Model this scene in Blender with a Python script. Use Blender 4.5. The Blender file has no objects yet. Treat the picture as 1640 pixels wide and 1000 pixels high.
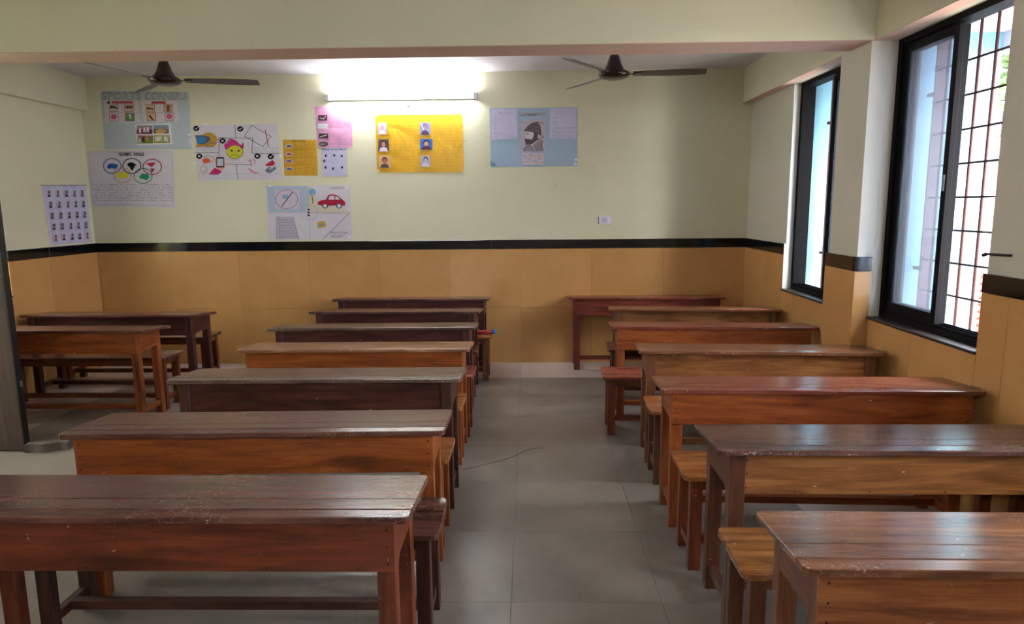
import bpy, bmesh, math, random
from mathutils import Vector, Matrix
R = math.radians
C = bpy.context.scene.collection
sc = bpy.context.scene
random.seed(7)

# ------------------------------------------------------------------ camera
F_PX, YAW, PITCH, ROLL, CAM_H = 1090.0, -1.404, 8.87, 0.535, 1.66
def cam_axes():
    y, p, r = R(YAW), R(PITCH), R(ROLL)
    f = Vector((math.sin(y)*math.cos(p), math.cos(y)*math.cos(p), -math.sin(p)))
    rt = Vector((math.cos(y), -math.sin(y), 0)); up = rt.cross(f)
    r2 = rt*math.cos(r) - up*math.sin(r)
    return f, r2, r2.cross(f)
FW, RT, UP = cam_axes()
cd = bpy.data.cameras.new('camera'); cam = bpy.data.objects.new('camera', cd); C.objects.link(cam)
cd.sensor_width = 36.0; cd.lens = 36.0*F_PX/1640.0; cd.clip_start = 0.05; cd.clip_end = 200
m = Matrix((RT, UP, -FW)).transposed().to_4x4(); m.translation = Vector((0, 0, CAM_H)); cam.matrix_world = m
sc.camera = cam
def pix(px, py):
    return FW*F_PX + RT*(px-820.0) + UP*(500.0-py)
def on_back(px, py, y=7.14):          # point of the back wall
    d = pix(px, py); t = y/d.y; return Vector((d.x*t, y, CAM_H+d.z*t))
def on_left(px, py, x=-4.59):         # point of the left wall
    d = pix(px, py); t = x/d.x; return Vector((x, d.y*t, CAM_H+d.z*t))

# ------------------------------------------------------------------ view + world + lights
sc.view_settings.view_transform = 'Standard'
try: sc.view_settings.look = 'None'
except Exception: pass
sc.view_settings.gamma = 1.0
sc.view_settings.use_curve_mapping = False
sc.view_settings.exposure = 1.32
WORLD_STRENGTH = 13.5
TUBE_BACK, TUBE_FRONT = 56.0, 80.0
w = bpy.data.worlds.new('overcast_sky'); sc.world = w; w.use_nodes = True
bg = w.node_tree.nodes['Background']; bg.inputs[0].default_value = (0.93, 0.96, 1.0, 1); bg.inputs[1].default_value = WORLD_STRENGTH
def portal(name, loc, rot, sx, sz):
    l = bpy.data.lights.new(name, 'AREA'); l.shape = 'RECTANGLE'; l.size = sx; l.size_y = sz
    l.cycles.is_portal = True
    o = bpy.data.objects.new(name, l); C.objects.link(o); o.location = loc; o.rotation_euler = rot
PW = ((3.40, 4.51), (4.93, 6.045), (0.9, 2.1))
for a, b in PW: portal('window_portal', (2.46, (a+b)/2, 1.79), (0, R(90), 0), 1.76, b-a)
# the corridor added outside keeps this side dim
if 0: portal('window_portal', (-4.79, 5.39, 1.79), (0, R(-90), 0), 1.76, .98)
if 0: portal('door_portal', (-4.79, 3.95, 1.05), (0, R(-90), 0), 2.1, 1.0)

# ------------------------------------------------------------------ materials
def lin(c):
    if isinstance(c, str):
        c = c.lstrip('#'); c = [int(c[i:i+2], 16)/255 for i in (0, 2, 4)]
    return tuple(((v+0.055)/1.055)**2.4 if v > 0.04045 else v/12.92 for v in c) + (1,)
MATS = {}
def newmat(name):
    m = bpy.data.materials.new(name); m.use_nodes = True
    nt = m.node_tree; b = nt.nodes['Principled BSDF']
    return m, nt, b
def N(nt, t, **k):
    n = nt.nodes.new(t)
    for a, v in k.items(): setattr(n, a, v)
    return n
def ramp(nt, stops):
    r = nt.nodes.new('ShaderNodeValToRGB'); e = r.color_ramp.elements
    while len(e) < len(stops): e.new(0.5)
    for i, (p, c) in enumerate(stops): e[i].position = p; e[i].color = c if len(c) == 4 else lin(c)
    return r
def coords(nt, scale, kind='Object', off=(0, 0, 0)):
    tc = N(nt, 'ShaderNodeTexCoord'); mp = N(nt, 'ShaderNodeMapping')
    mp.inputs['Scale'].default_value = scale; mp.inputs['Location'].default_value = off
    nt.links.new(tc.outputs[kind], mp.inputs['Vector']); return mp
def noise(nt, vec, scale, detail=4, rough=.55, dist=0):
    n = N(nt, 'ShaderNodeTexNoise'); n.inputs['Scale'].default_value = scale; n.inputs['Detail'].default_value = detail
    n.inputs['Roughness'].default_value = rough; n.inputs['Distortion'].default_value = dist
    nt.links.new(vec.outputs['Vector'], n.inputs['Vector']); return n
def mix(nt, fac, a, b, mode='MIX'):
    x = N(nt, 'ShaderNodeMix', data_type='RGBA', blend_type=mode)
    for sock, v in ((x.inputs[0], fac), (x.inputs[6], a), (x.inputs[7], b)):
        if hasattr(v, 'is_output'): nt.links.new(v, sock)
        else: sock.default_value = v
    return x.outputs[2]
def bump(nt, b, h, strength=.2, dist=.002):
    n = N(nt, 'ShaderNodeBump'); n.inputs['Strength'].default_value = strength; n.inputs['Distance'].default_value = dist
    nt.links.new(h, n.inputs['Height']); nt.links.new(n.outputs[0], b.inputs['Normal'])
def plain(name, col, rough=.6, metal=0, spec=.5):
    if name in MATS: return MATS[name]
    m, nt, b = newmat(name); b.inputs['Base Color'].default_value = lin(col)
    b.inputs['Roughness'].default_value = rough; b.inputs['Metallic'].default_value = metal
    b.inputs['Specular IOR Level'].default_value = spec
    n = noise(nt, coords(nt, (1, 1, 1)), 30, 3); c = lin(col)
    nt.links.new(mix(nt, n.outputs[0], tuple(v*.9 for v in c[:3])+(1,), tuple(min(1, v*1.1) for v in c[:3])+(1,)), b.inputs['Base Color'])
    MATS[name] = m; return m
WOODN = [0]
def wood(dark, mid, light, axis='x', rough=.38, worn=0.0, seed=None):
    """grain along the given axis; worn = share of grey rubbed patches and pale scratches"""
    WOODN[0] += 1; sd = WOODN[0]*3.71 if seed is None else seed
    m, nt, b = newmat('wood_%03d' % WOODN[0])
    k = {'x': (1, 9, 9), 'y': (9, 1, 9), 'z': (9, 9, 1)}[axis]
    mp = coords(nt, k, off=(sd, sd*1.3, sd*.7))
    n1 = noise(nt, mp, 2.2, 6, .62, .9)
    G = (1.32, 1.27, 1.34)
    dark, mid, light = (tuple(min(1, c*g) for c, g in zip(lin(q)[:3], G))+(1,) for q in (dark, mid, light))
    rp = ramp(nt, [(.32, dark), (.5, mid), (.68, light)]); nt.links.new(n1.outputs[0], rp.inputs[0])
    kf = tuple(v*(9 if v > 1 else 1.8) for v in k)
    n2 = noise(nt, coords(nt, kf, off=(sd*2, 0, sd)), 3, 3, .7)
    r2 = ramp(nt, [(.35, (.62, .62, .62, 1)), (.6, (1, 1, 1, 1))]); nt.links.new(n2.outputs[0], r2.inputs[0])
    col = mix(nt, .75, rp.outputs[0], r2.outputs[0], 'MULTIPLY')
    # knots and dark blotches
    n3 = noise(nt, coords(nt, (1.6, 5, 5) if axis == 'x' else (5, 5, 1.6), off=(sd, 3, 1)), 1.6, 2, .5)
    r3 = ramp(nt, [(.30, (.45, .42, .40, 1)), (.42, (1, 1, 1, 1))]); nt.links.new(n3.outputs[0], r3.inputs[0])
    col = mix(nt, .8, col, r3.outputs[0], 'MULTIPLY')
    # sparse pale nicks
    n4 = noise(nt, coords(nt, (14, 22, 22), off=(sd, sd, 9)), 2.2, 2, .5)
    r4 = ramp(nt, [(.74, (0, 0, 0, 1)), (.78, (1, 1, 1, 1))]); nt.links.new(n4.outputs[0], r4.inputs[0])
    col = mix(nt, r4.outputs[0], col, lin('#c9a98c'))
    if worn > 0:
        n5 = noise(nt, coords(nt, (2.2, 9, 9), off=(0, sd, 0)), 1.7, 6, .7, .6)
        r5 = ramp(nt, [(.42, (0, 0, 0, 1)), (.66, (worn, worn, worn, 1))]); nt.links.new(n5.outputs[0], r5.inputs[0])
        col = mix(nt, r5.outputs[0], col, lin('#7b5648'))
        wv = N(nt, 'ShaderNodeTexVoronoi', feature='DISTANCE_TO_EDGE'); wv.inputs['Scale'].default_value = 5
        mw = coords(nt, (1.4, 2.6, 2), off=(sd, sd*.3, 0))
        nz = noise(nt, mw, 6, 3, .6); ad = N(nt, 'ShaderNodeVectorMath', operation='ADD')
        nt.links.new(mw.outputs['Vector'], ad.inputs[0]); nt.links.new(nz.outputs[1], ad.inputs[1]); nt.links.new(ad.outputs[0], wv.inputs['Vector'])
        r6 = ramp(nt, [(.004, (1, 1, 1, 1)), (.012, (0, 0, 0, 1))]); nt.links.new(wv.outputs['Distance'], r6.inputs[0])
        n7 = noise(nt, mw, 1.9, 2); r7 = ramp(nt, [(.50, (0, 0, 0, 1)), (.60, (.6, .6, .6, 1))]); nt.links.new(n7.outputs[0], r7.inputs[0])
        sm = N(nt, 'ShaderNodeMath', operation='MULTIPLY'); nt.links.new(r6.outputs[0], sm.inputs[0]); nt.links.new(r7.outputs[0], sm.inputs[1])
        col = mix(nt, sm.outputs[0], col, lin('#d8c6ba'))
    nt.links.new(col, b.inputs['Base Color'])
    rr = N(nt, 'ShaderNodeMapRange'); rr.inputs[3].default_value = max(.282, rough-.04) if rough > .28 else .19; rr.inputs[4].default_value = max(.30, rough)+.08 if rough > .28 else .262
    nt.links.new(n1.outputs[0], rr.inputs[0]); nt.links.new(rr.outputs[0], b.inputs['Roughness'])
    b.inputs['Specular IOR Level'].default_value = .5
    bump(nt, b, n2.outputs[0], .13, .001)
    return m

def plaster(name, a, bcol, stain='#a89c82', rough=.75):
    m, nt, b = newmat(name); mp = coords(nt, (1, 1, 1))
    n = noise(nt, mp, .9, 4); r = ramp(nt, [(.3, a), (.7, bcol)]); nt.links.new(n.outputs[0], r.inputs[0])
    n2 = noise(nt, mp, 5.5, 5, .6); r2 = ramp(nt, [(.69, (0, 0, 0, 1)), (.76, (.35, .35, .35, 1))]); nt.links.new(n2.outputs[0], r2.inputs[0])
    col = mix(nt, r2.outputs[0], r.outputs[0], lin(stain))
    n4 = noise(nt, mp, 26, 2, .5); r4 = ramp(nt, [(.76, (0, 0, 0, 1)), (.79, (.5, .5, .5, 1))]); nt.links.new(n4.outputs[0], r4.inputs[0])
    col = mix(nt, r4.outputs[0], col, lin('#8a8068'))
    nt.links.new(col, b.inputs['Base Color']); b.inputs['Roughness'].default_value = rough
    n3 = noise(nt, mp, 90, 3); n5 = noise(nt, mp, 6, 2)
    bump(nt, b, mix(nt, .5, n3.outputs[0], n5.outputs[0]), .25, .003)
    return m
M_WALL = plaster('lime_plaster', '#d8d5b6', '#e1dec3')
M_BEAM = plaster('beam_plaster', '#d9d7ba', '#dfddc2')
M_PIER = plaster('pier_plaster', '#cfccbb', '#d9d6c8')
M_SOFF = plaster('soffit_bounce_tint', '#d2b3a6', '#dabcae')  # pink of light bounced off the red desks, put into the colour
M_CEIL = plaster('ceiling_white', '#dad6dc', '#e4e0e6')
M_JAMB = plaster('jamb_plaster', '#dedfd8', '#e8e9e2')

def ceramic(name, a, b2, rough=.16, vein=None, sc_=3.0):
    m, nt, b = newmat(name); mp = coords(nt, (1, 1, 1))
    n = noise(nt, mp, sc_, 6, .6, .4); r = ramp(nt, [(.32, a), (.68, b2)]); nt.links.new(n.outputs[0], r.inputs[0])
    col = r.outputs[0]
    # each tile a touch different
    oi = N(nt, 'ShaderNodeObjectInfo'); mr = N(nt, 'ShaderNodeMapRange'); mr.inputs[3].default_value = .93; mr.inputs[4].default_value = 1.06
    nt.links.new(oi.outputs['Random'], mr.inputs[0])
    cb = N(nt, 'ShaderNodeCombineColor')
    for i in range(3): nt.links.new(mr.outputs[0], cb.inputs[i])
    col = mix(nt, 1.0, col, cb.outputs[0], 'MULTIPLY')
    if vein:
        n2 = noise(nt, coords(nt, (1, 1, 1), off=(4, 2, 0)), 1.1, 5, .62, .3); r2 = ramp(nt, [(.38, (0, 0, 0, 1)), (.72, (.8, .8, .8, 1))]); nt.links.new(n2.outputs[0], r2.inputs[0])
        col = mix(nt, r2.outputs[0], col, lin(vein))
    nt.links.new(col, b.inputs['Base Color'])
    n3 = noise(nt, mp, 7, 5, .6); rr = N(nt, 'ShaderNodeMapRange'); rr.inputs[3].default_value = rough*.7 if rough < .2 else max(rough, .282); rr.inputs[4].default_value = rough*1.4 if rough < .2 else rough+.07
    nt.links.new(n3.outputs[0], rr.inputs[0]); nt.links.new(rr.outputs[0], b.inputs['Roughness'])
    return m
M_YTILE = ceramic('ochre_glazed_tile', '#c4935a', '#cc9c63', .16)
M_BLACK = ceramic('black_granite', '#0d0d10', '#17171b', .10)
M_GTILE = ceramic('grey_floor_tile', '#766f68', '#8a8279', .27, vein='#9e958c', sc_=2.0)
M_LTILE = ceramic('pale_floor_tile', '#c3b3ac', '#d0c1ba', .28)
M_GROUT = plain('grout', '#5f5952', .9)
M_SILL = ceramic('dark_sill_stone', '#2b2624', '#3a3330', .25)
M_FRAME = plain('black_aluminium', '#121114', .6, 0, .08)
M_BLUE = plaster('blue_outer_paint', '#6797ac', '#78a6b8', '#5c889c')
M_LILAC = plaster('lilac_slab_paint', '#c6c6dc', '#d2d2e6', '#a8a4bc')
M_RUST = plain('red_oxide_iron', '#4c2626', .65, .2)
M_FAN = plain('brown_fan_enamel', '#33211d', .28)
M_WHITEPL = plain('white_plastic', '#e6e4ec', .35)

# ------------------------------------------------------------------ mesh helpers
def mesh_obj(name, bm, mat, parent=None, smooth=False):
    me = bpy.data.meshes.new(name); bmesh.ops.recalc_face_normals(bm, faces=bm.faces[:]); bm.to_mesh(me); bm.free()
    if smooth:
        for p in me.polygons: p.use_smooth = True
    me.materials.append(mat)
    o = bpy.data.objects.new(name, me); C.objects.link(o)
    if parent: o.parent = parent
    return o
def box(bm, x0, x1, y0, y1, z0, z1, bev=0.0, seg=1):
    r = bmesh.ops.create_cube(bm, size=1.0); vs = r['verts']
    for v in vs: v.co = Vector(((x0+x1)/2+v.co.x*(x1-x0), (y0+y1)/2+v.co.y*(y1-y0), (z0+z1)/2+v.co.z*(z1-z0)))
    if bev:
        es = list({e for v in vs for e in v.link_edges})
        bmesh.ops.bevel(bm, geom=es, offset=bev, segments=seg, affect='EDGES', profile=.6)
    return vs
def bx(name, dims, mat, parent=None, bev=0.0, seg=1):
    bm = bmesh.new(); box(bm, *dims, bev=bev, seg=seg); return mesh_obj(name, bm, mat, parent)
def boxes(name, lst, mat, parent=None, bev=0.0):
    bm = bmesh.new()
    for d in lst: box(bm, *d, bev=bev)
    return mesh_obj(name, bm, mat, parent)
def tube(bm, p0, p1, r0, r1=None, n=10, cap=True):
    r1 = r0 if r1 is None else r1; p0 = Vector(p0); p1 = Vector(p1); d = (p1-p0); L = d.length
    q = d.to_track_quat('Z', 'Y').to_matrix().to_4x4(); q.translation = (p0+p1)/2
    bmesh.ops.create_cone(bm, cap_ends=cap, segments=n, radius1=r0, radius2=r1, depth=L, matrix=q)
def lathe(bm, prof, n=24, cx=0, cy=0):
    rings = []
    for r, z in prof:
        rings.append([bm.verts.new((cx+r*math.cos(2*math.pi*i/n), cy+r*math.sin(2*math.pi*i/n), z)) for i in range(n)])
    for a, b in zip(rings, rings[1:]):
        for i in range(n): bm.faces.new((a[i], a[(i+1) % n], b[(i+1) % n], b[i]))
    bm.faces.new(rings[0]); bm.faces.new(rings[-1])
def rounded(x0, x1, y0, y1, rr, n=4):
    """outline with corner radii rr = (x0y0, x1y0, x1y1, x0y1)"""
    pts = []
    for (cx, cy, sx, sy, a0), r in zip(((x0, y0, 1, 1, 180), (x1, y0, -1, 1, 270), (x1, y1, -1, -1, 0), (x0, y1, 1, -1, 90)), rr):
        if r <= 0: pts.append((cx, cy)); continue
        for i in range(n+1):
            a = R(a0+90*i/n); pts.append((cx+sx*r+r*math.cos(a), cy+sy*r+r*math.sin(a)))
    return pts
def prism(bm, pts, zf, th, bev=0.0, seg=2):
    """pts outline, top height zf(x, y), thickness th"""
    top = [bm.verts.new((x, y, zf(x, y))) for x, y in pts]; bot = [bm.verts.new((x, y, zf(x, y)-th)) for x, y in pts]
    ft = bm.faces.new(top); fb = bm.faces.new(bot[::-1]); n = len(pts)
    for i in range(n): bm.faces.new((top[i], bot[i], bot[(i+1) % n], top[(i+1) % n]))
    if bev:
        es = list(ft.edges)+list(fb.edges); bmesh.ops.bevel(bm, geom=es, offset=bev, segments=seg, affect='EDGES', profile=.6)
def thing(name, label, cat, loc=(0, 0, 0), rz=0.0, group=None):
    o = bpy.data.objects.new(name, None); C.objects.link(o); o.location = loc; o.rotation_euler = (0, 0, rz)
    o.empty_display_size = .1; o['label'] = label; o['category'] = cat
    if group: o['group'] = group
    return o
def tag(o, label, cat, group=None):
    o['label'] = label; o['category'] = cat
    if group: o['group'] = group
    return o
def struct(o, label, cat='wall'):
    o['kind'] = 'structure'; o['label'] = label; o['category'] = cat; return o

# ------------------------------------------------------------------ room shell
XL, XR, YB, YF = -4.57, 2.245, 7.12, -2.0
PXL, PXR, PYB = -4.59, 2.265, 7.14
ZS0, ZS1, ZC, ZB = 1.215, 1.31, 3.0, 2.66
floor = struct(bx('floor', (-4.8, 2.42, YF-.1, 7.3, -.14, -.006), M_GROUT), 'grey tiled classroom floor with a paler tile border along the walls', 'floor')
GX = [XL, -3.83, -3.255, -2.62, -1.985, -1.35, -.715, -.08, .555, 1.19, 1.49, XR]
GY = [YB, 6.47]
while GY[-1]-.635 > YF+.2: GY.append(GY[-1]-.635)
GY.append(YF)
for i in range(len(GX)-1):
    for j in range(len(GY)-1):
        pale = i in (0, len(GX)-2) or j == 0
        g = .0007
        bx('floor_tile', (GX[i]+g, GX[i+1]-g, GY[j+1]+g, GY[j]-g, -.012, 0), M_LTILE if pale else M_GTILE, floor, bev=.0005)
ceiling = struct(bx('ceiling', (-4.8, 2.42, YF-.1, 7.3, ZC, ZC+.15), M_CEIL), 'white painted concrete ceiling slab', 'ceiling')
wall_back = struct(bx('wall_back', (-4.8, 2.42, PYB, PYB+.16, -.006, ZC), M_WALL), 'pale lime plastered end wall carrying the posters', 'wall')
wall_front = struct(bx('wall_front', (-4.8, 2.42, YF-.16, YF, -.006, ZC), M_WALL), 'plain lime plastered wall at the teaching end', 'wall')
def seg_wall(name, x0, x1, opens, mat):
    """opens: (y0, y1, z0, z1) sorted by y"""
    L = []; y = YF
    for a, b, z0, z1 in opens:
        L.append((x0, x1, y, a, -.006, ZC)); L.append((x0, x1, a, b, z1, ZC))
        if z0 > 0: L.append((x0, x1, a, b, -.006, z0))
        y = b
    L.append((x0, x1, y, PYB, -.006, ZC)); return boxes(name, L, mat)
wall_right = struct(seg_wall('wall_right', PXR, 2.42, [(.9, 2.1, .9, ZB), (3.40, 4.51, .9, ZB), (4.93, 6.045, .9, ZB)], M_PIER), 'plastered wall pierced by tall windows', 'wall')
wall_left = struct(seg_wall('wall_left', -4.75, PXL, [(3.45, 4.45, 0, 2.1), (4.9, 5.88, .9, ZB)], M_WALL), 'cream plastered wall on the door side', 'wall')
trim_1 = boxes('trim_1', [(PXL, 2.17, 4.50, 4.81, ZB+.004, ZC)], M_BEAM); struct(trim_1, 'deep cross beam spanning the classroom ceiling', 'beam')
bx('beam_soffit', (PXL, 2.17, 4.501, 4.809, ZB, ZB+.004), M_SOFF, trim_1)['label'] = 'underside of the beam, tinted pink as if by bounced light'
trim_2 = boxes('trim_2', [(2.17, PXR, YF, PYB, ZB+.004, ZC)], M_BEAM); struct(trim_2, 'beam running above the row of windows', 'beam')
bx('beam_soffit', (2.171, PXR, YF, PYB, ZB, ZB+.004), M_SOFF, trim_2)['label'] = 'underside of the beam, tinted pink as if by bounced light'
trim_3 = boxes('trim_3', [(PXL, -4.52, YF, PYB, 2.665, ZC)], M_BEAM); struct(trim_3, 'shallow beam along the top of the door side wall', 'beam')
trim_4 = boxes('trim_4', [(2.155, PXR, 4.512, 4.93, 0, ZB)], M_PIER); struct(trim_4, 'plastered pier standing between the two windows', 'pillar')

# dado tiles: ochre, two rows, black granite strip on top
def dado(parent, fixed, axis, a0, a1, joints, strips=None, z0=0.0, z1=ZS0, row=.60, outer=1):
    """fixed: (plane_in, plane_out); axis 'x' runs along x"""
    def put(name, u0, u1, z0_, z1_, mat, th=0.0):
        g = .0007; p0, p1 = fixed
        if th: p0 = p0 + (th if p0 > p1 else -th)
        lo, hi = min(p0, p1), max(p0, p1)
        d = (u0+g, u1-g, lo, hi, z0_+g, z1_-g) if axis == 'x' else (lo, hi, u0+g, u1-g, z0_+g, z1_-g)
        bx(name, d, mat, parent, bev=.0015)
    cuts = [a0]+sorted(j for j in joints if a0+.02 < j < a1-.02)+[a1]
    rows = [z0, row, z1] if z0 < row < z1 else [z0, z1]
    for u0, u1 in zip(cuts, cuts[1:]):
        for r0, r1 in zip(rows, rows[1:]): put('wall_tile', u0, u1, r0, r1, M_YTILE)
    if z1 >= ZS0-.001:
        cs = [a0]+[j for j in (strips or []) if a0+.02 < j < a1-.02]+[a1]
        for u0, u1 in zip(cs, cs[1:]): put('border_tile', u0, u1, ZS0, ZS1, M_BLACK, .003)
jx = [-.08+.745*k for k in range(-8, 6)]
dado(wall_back, (YB, PYB), 'x', XL, XR, jx, [-2.33, -.383, 1.43])
jy = [7.12-.745*k for k in range(1, 13)]
dado(wall_left, (XL, PXL), 'y', 5.88, PYB, jy, [6.4])
dado(wall_left, (XL, PXL), 'y', 4.9, 5.88, jy, z1=.9)
dado(wall_left, (XL, PXL), 'y', 4.45, 4.9, jy)
dado(wall_left, (XL, PXL), 'y', YF, 3.45, jy)
jr = [6.53, 5.78, 3.98, 3.2, 2.45, 1.7, .95, .2, -.55, -1.3]
dado(wall_right, (XR, PXR), 'y', 6.045, PYB, jr)
dado(wall_right, (XR, PXR), 'y', 4.93, 6.045, jr, z1=.9)
dado(wall_right, (XR, PXR), 'y', 3.40, 4.495, jr, z1=.9)
dado(wall_right, (XR, PXR), 'y', 2.1, 3.40, jr)
dado(wall_right, (XR, PXR), 'y', .9, 2.1, jr, z1=.9)
dado(wall_right, (XR, PXR), 'y', YF, .9, jr)
dado(trim_4, (2.135, 2.155), 'y', 4.512, 4.945, [])
dado(trim_4, (4.494, 4.512), 'x', 2.135, XR, [])
dado(trim_4, (4.945, 4.93), 'x', 2.156, XR, [])
# white skim where the plaster turns into the window openings
boxes('window_reveal', [(PXR-.001, 2.32, 4.511, 4.5135, .915, ZB)], M_JAMB, trim_4)
boxes('window_reveal', [(PXR-.001, 2.32, 6.0435, 6.046, .915, ZB), (PXR-.018, PXR, 6.0435, 6.06, .915, ZS1)], M_JAMB, wall_right)

# ------------------------------------------------------------------ windows
def glass_mat(name, dust, tint):
    m, nt, b = newmat(name); nt.nodes.remove(b); out = nt.nodes['Material Output']
    tr = N(nt, 'ShaderNodeBsdfTransparent'); tr.inputs[0].default_value = lin(tint)
    df = N(nt, 'ShaderNodeBsdfTranslucent'); df.inputs[0].default_value = (.8, .84, .9, 1)
    gl = N(nt, 'ShaderNodeBsdfGlossy'); gl.inputs['Roughness'].default_value = .03
    n = noise(nt, coords(nt, (1, 1, .5)), 4, 5, .6); mr = N(nt, 'ShaderNodeMapRange'); mr.inputs[3].default_value = dust*.6; mr.inputs[4].default_value = dust*1.4
    nt.links.new(n.outputs[0], mr.inputs[0])
    m1 = N(nt, 'ShaderNodeMixShader'); nt.links.new(mr.outputs[0], m1.inputs[0]); nt.links.new(tr.outputs[0], m1.inputs[1]); nt.links.new(df.outputs[0], m1.inputs[2])
    lw = N(nt, 'ShaderNodeLayerWeight'); lw.inputs[0].default_value = .5
    pw = N(nt, 'ShaderNodeMath', operation='POWER'); pw.inputs[1].default_value = 5; nt.links.new(lw.outputs['Facing'], pw.inputs[0])
    fr = N(nt, 'ShaderNodeMath', operation='MULTIPLY_ADD'); fr.inputs[1].default_value = .6; fr.inputs[2].default_value = .03; nt.links.new(pw.outputs[0], fr.inputs[0])
    m2 = N(nt, 'ShaderNodeMixShader'); nt.links.new(fr.outputs[0], m2.inputs[0]); nt.links.new(m1.outputs[0], m2.inputs[1]); nt.links.new(gl.outputs[0], m2.inputs[2])
    nt.links.new(m2.outputs[0], out.inputs[0]); return m
M_GLASS = glass_mat('dusty_glass', .045, '#dde0e6')
def sash(root, x0, x1, y0, y1, z0=.96, z1=2.615, handle=None):
    s = .045
    f = boxes('sash', [(x0, x1, y0, y0+s, z0, z1), (x0, x1, y1-s, y1, z0, z1), (x0+.001, x1-.001, y0+s, y1-s, z0, z0+.06), (x0+.001, x1-.001, y0+s, y1-s, z1-s, z1)], M_FRAME, root, .002)
    xm = (x0+x1)/2
    bx('window_pane', (xm-.002, xm+.002, y0+s-.002, y1-s+.002, z0+.058, z1-s+.002), M_GLASS, f)
    if handle is not None:
        boxes('latch', [(x0-.006, x0, y0+.012, y0+.03, handle, handle+.09)], plain('steel_latch', '#8a8a90', .35, .8), f, .001)
    return f
def window(name, y0, y1, sashes, label, flip=1, x=2.32):
    root = bpy.data.objects.new(name, None); C.objects.link(root); root.location = (0, 0, 0); struct(root, label, 'window')
    z0, z1, t = .915, ZB, .045
    X = (lambda a, b: (x+a, x+b)) if flip == 1 else (lambda a, b: (x-b, x-a))
    boxes('window_frame', [X(0, .11)+(y0, y0+t, z0, z1), X(0, .11)+(y1-t, y1, z0, z1), X(0, .11)+(y0+t, y1-t, z0, z0+.03), X(0, .11)+(y0+t, y1-t, z1-.035, z1),
        X(.012, .016)+(y0+t, y1-t, z0+.03, z0+.05), X(.052, .056)+(y0+t, y1-t, z0+.03, z0+.05), X(.094, .098)+(y0+t, y1-t, z0+.03, z0+.05)], M_FRAME, root, .0015)
    for a, b, track, h in sashes:
        sash(root, *X(*((.018, .05) if track == 0 else (.058, .092))), a, b, handle=h if flip == 1 else None)
    return root
window('window_1', 3.40, 4.51, [(3.925, 4.462, 0, 1.72), (3.945, 4.452, 1, None)], 'tall near window, black aluminium sliding sashes pushed aside, iron grille outside')
window('window_2', 4.93, 6.045, [(4.98, 5.46, 0, None), (4.985, 5.48, 1, None)], 'tall far window beside the end wall, black aluminium sliding frame')
window('added_window_3', .9, 2.1, [(.95, 1.55, 0, None), (1.0, 1.6, 1, None)], 'unseen sliding window added at the front of the classroom for more daylight')  # out of view, added to let more daylight into the front
window('window_4', 4.9, 5.88, [(4.95, 5.45, 0, None)], 'door side window hidden behind the open door', flip=-1, x=-4.645)
for a, b in PW:
    boxes('window_sill', [(2.232, 2.43, a-(.0 if a != 3.40 else 0), b-.001, .898, .915)], M_SILL, wall_right, .003)
boxes('window_sill', [(-4.76, -4.56, 4.9, 5.88, .898, .915)], M_SILL, wall_left, .003)

# window grilles, outside
def grille(y0, y1, label, fins):
    g = thing('window_grille', label, 'grille', (2.55, (y0+y1)/2, .9), group=None); cy = (y0+y1)/2
    def L(a, b): return a-2.55, b-2.55
    for yy in (y0, y1-.012):
        bx('end_flat', (-.02, .05, yy-cy, yy-cy+.012, 0, 1.80), M_RUST, g, .001)
    for z in (.0, 1.775): bx('rail_flat', (-.012, .012, y0-cy+.012, y1-cy-.012, z, z+.02), M_RUST, g)
    n = int((y1-y0)/.143); yy = 4.077 if y0 < 4.077 < y1 else y0+.15
    ys = []
    k = yy
    while k > y0+.05: k -= .143
    k += .143
    while k < y1-.05: ys.append(k); k += .143
    for v in ys:
        bm = bmesh.new(); tube(bm, (0, v-cy, .02), (0, v-cy, 1.775), .0085, n=8); mesh_obj('grille_rod', bm, M_RUST, g, True)
    for k in range(9):
        z = 2.466-.195*k-.9
        if z > .05: bx('cross_bar', (-.009, -.004, y0-cy+.012, y1-cy-.012, z-.006, z+.006), M_RUST, g)
    for z in (.32, 1.42):
        if fins: bx('hold_fast', (.0, .035, y1-cy, y1-cy+.11, z, z+.022), M_RUST, g, .002)
    return g
grille(3.30, 4.46, 'rusty red iron grille outside the near window', True)
grille(4.98, 5.93, 'rusty red iron grille outside the far window', True)
# ------------------------------------------------------------------ outside
struct(boxes('trim_8', [(-6.9, -4.75, -3, 8, -.15, -.006), (-6.9, -4.75, -3, 8, 2.75, 2.9), (-6.9, -6.75, -3, 8, -.006, 2.1),
    (-6.9, -4.75, -3.1, -3, 0, 2.75), (-6.9, -4.75, 8, 8.1, 0, 2.75)], M_WALL), 'unseen covered corridor added outside the open door to dim its daylight', 'corridor')  # added out of view to hold back daylight at the door
struct(boxes('trim_5', [(2.42, 3.02, 4.60, 4.84, -.3, 2.72), (2.42, 3.02, 6.10, 6.34, -.3, 2.72)], M_BLUE), 'pale blue painted fins outside the windows', 'wall')
tr6 = boxes('trim_6', [(2.42, 3.10, -2, 7.6, 2.72, 2.85), (3.02, 3.10, -2, 7.6, 2.60, 2.72)], M_LILAC); struct(tr6, 'lilac painted concrete slab shading the windows outside', 'slab')
ground = struct(bx('trim_7', (2.42, 30, -15, 45, -.7, -.6), plain('dusty_ground', '#b7ada0', .9)), 'dusty ground in the yard outside the windows', 'ground')
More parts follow.
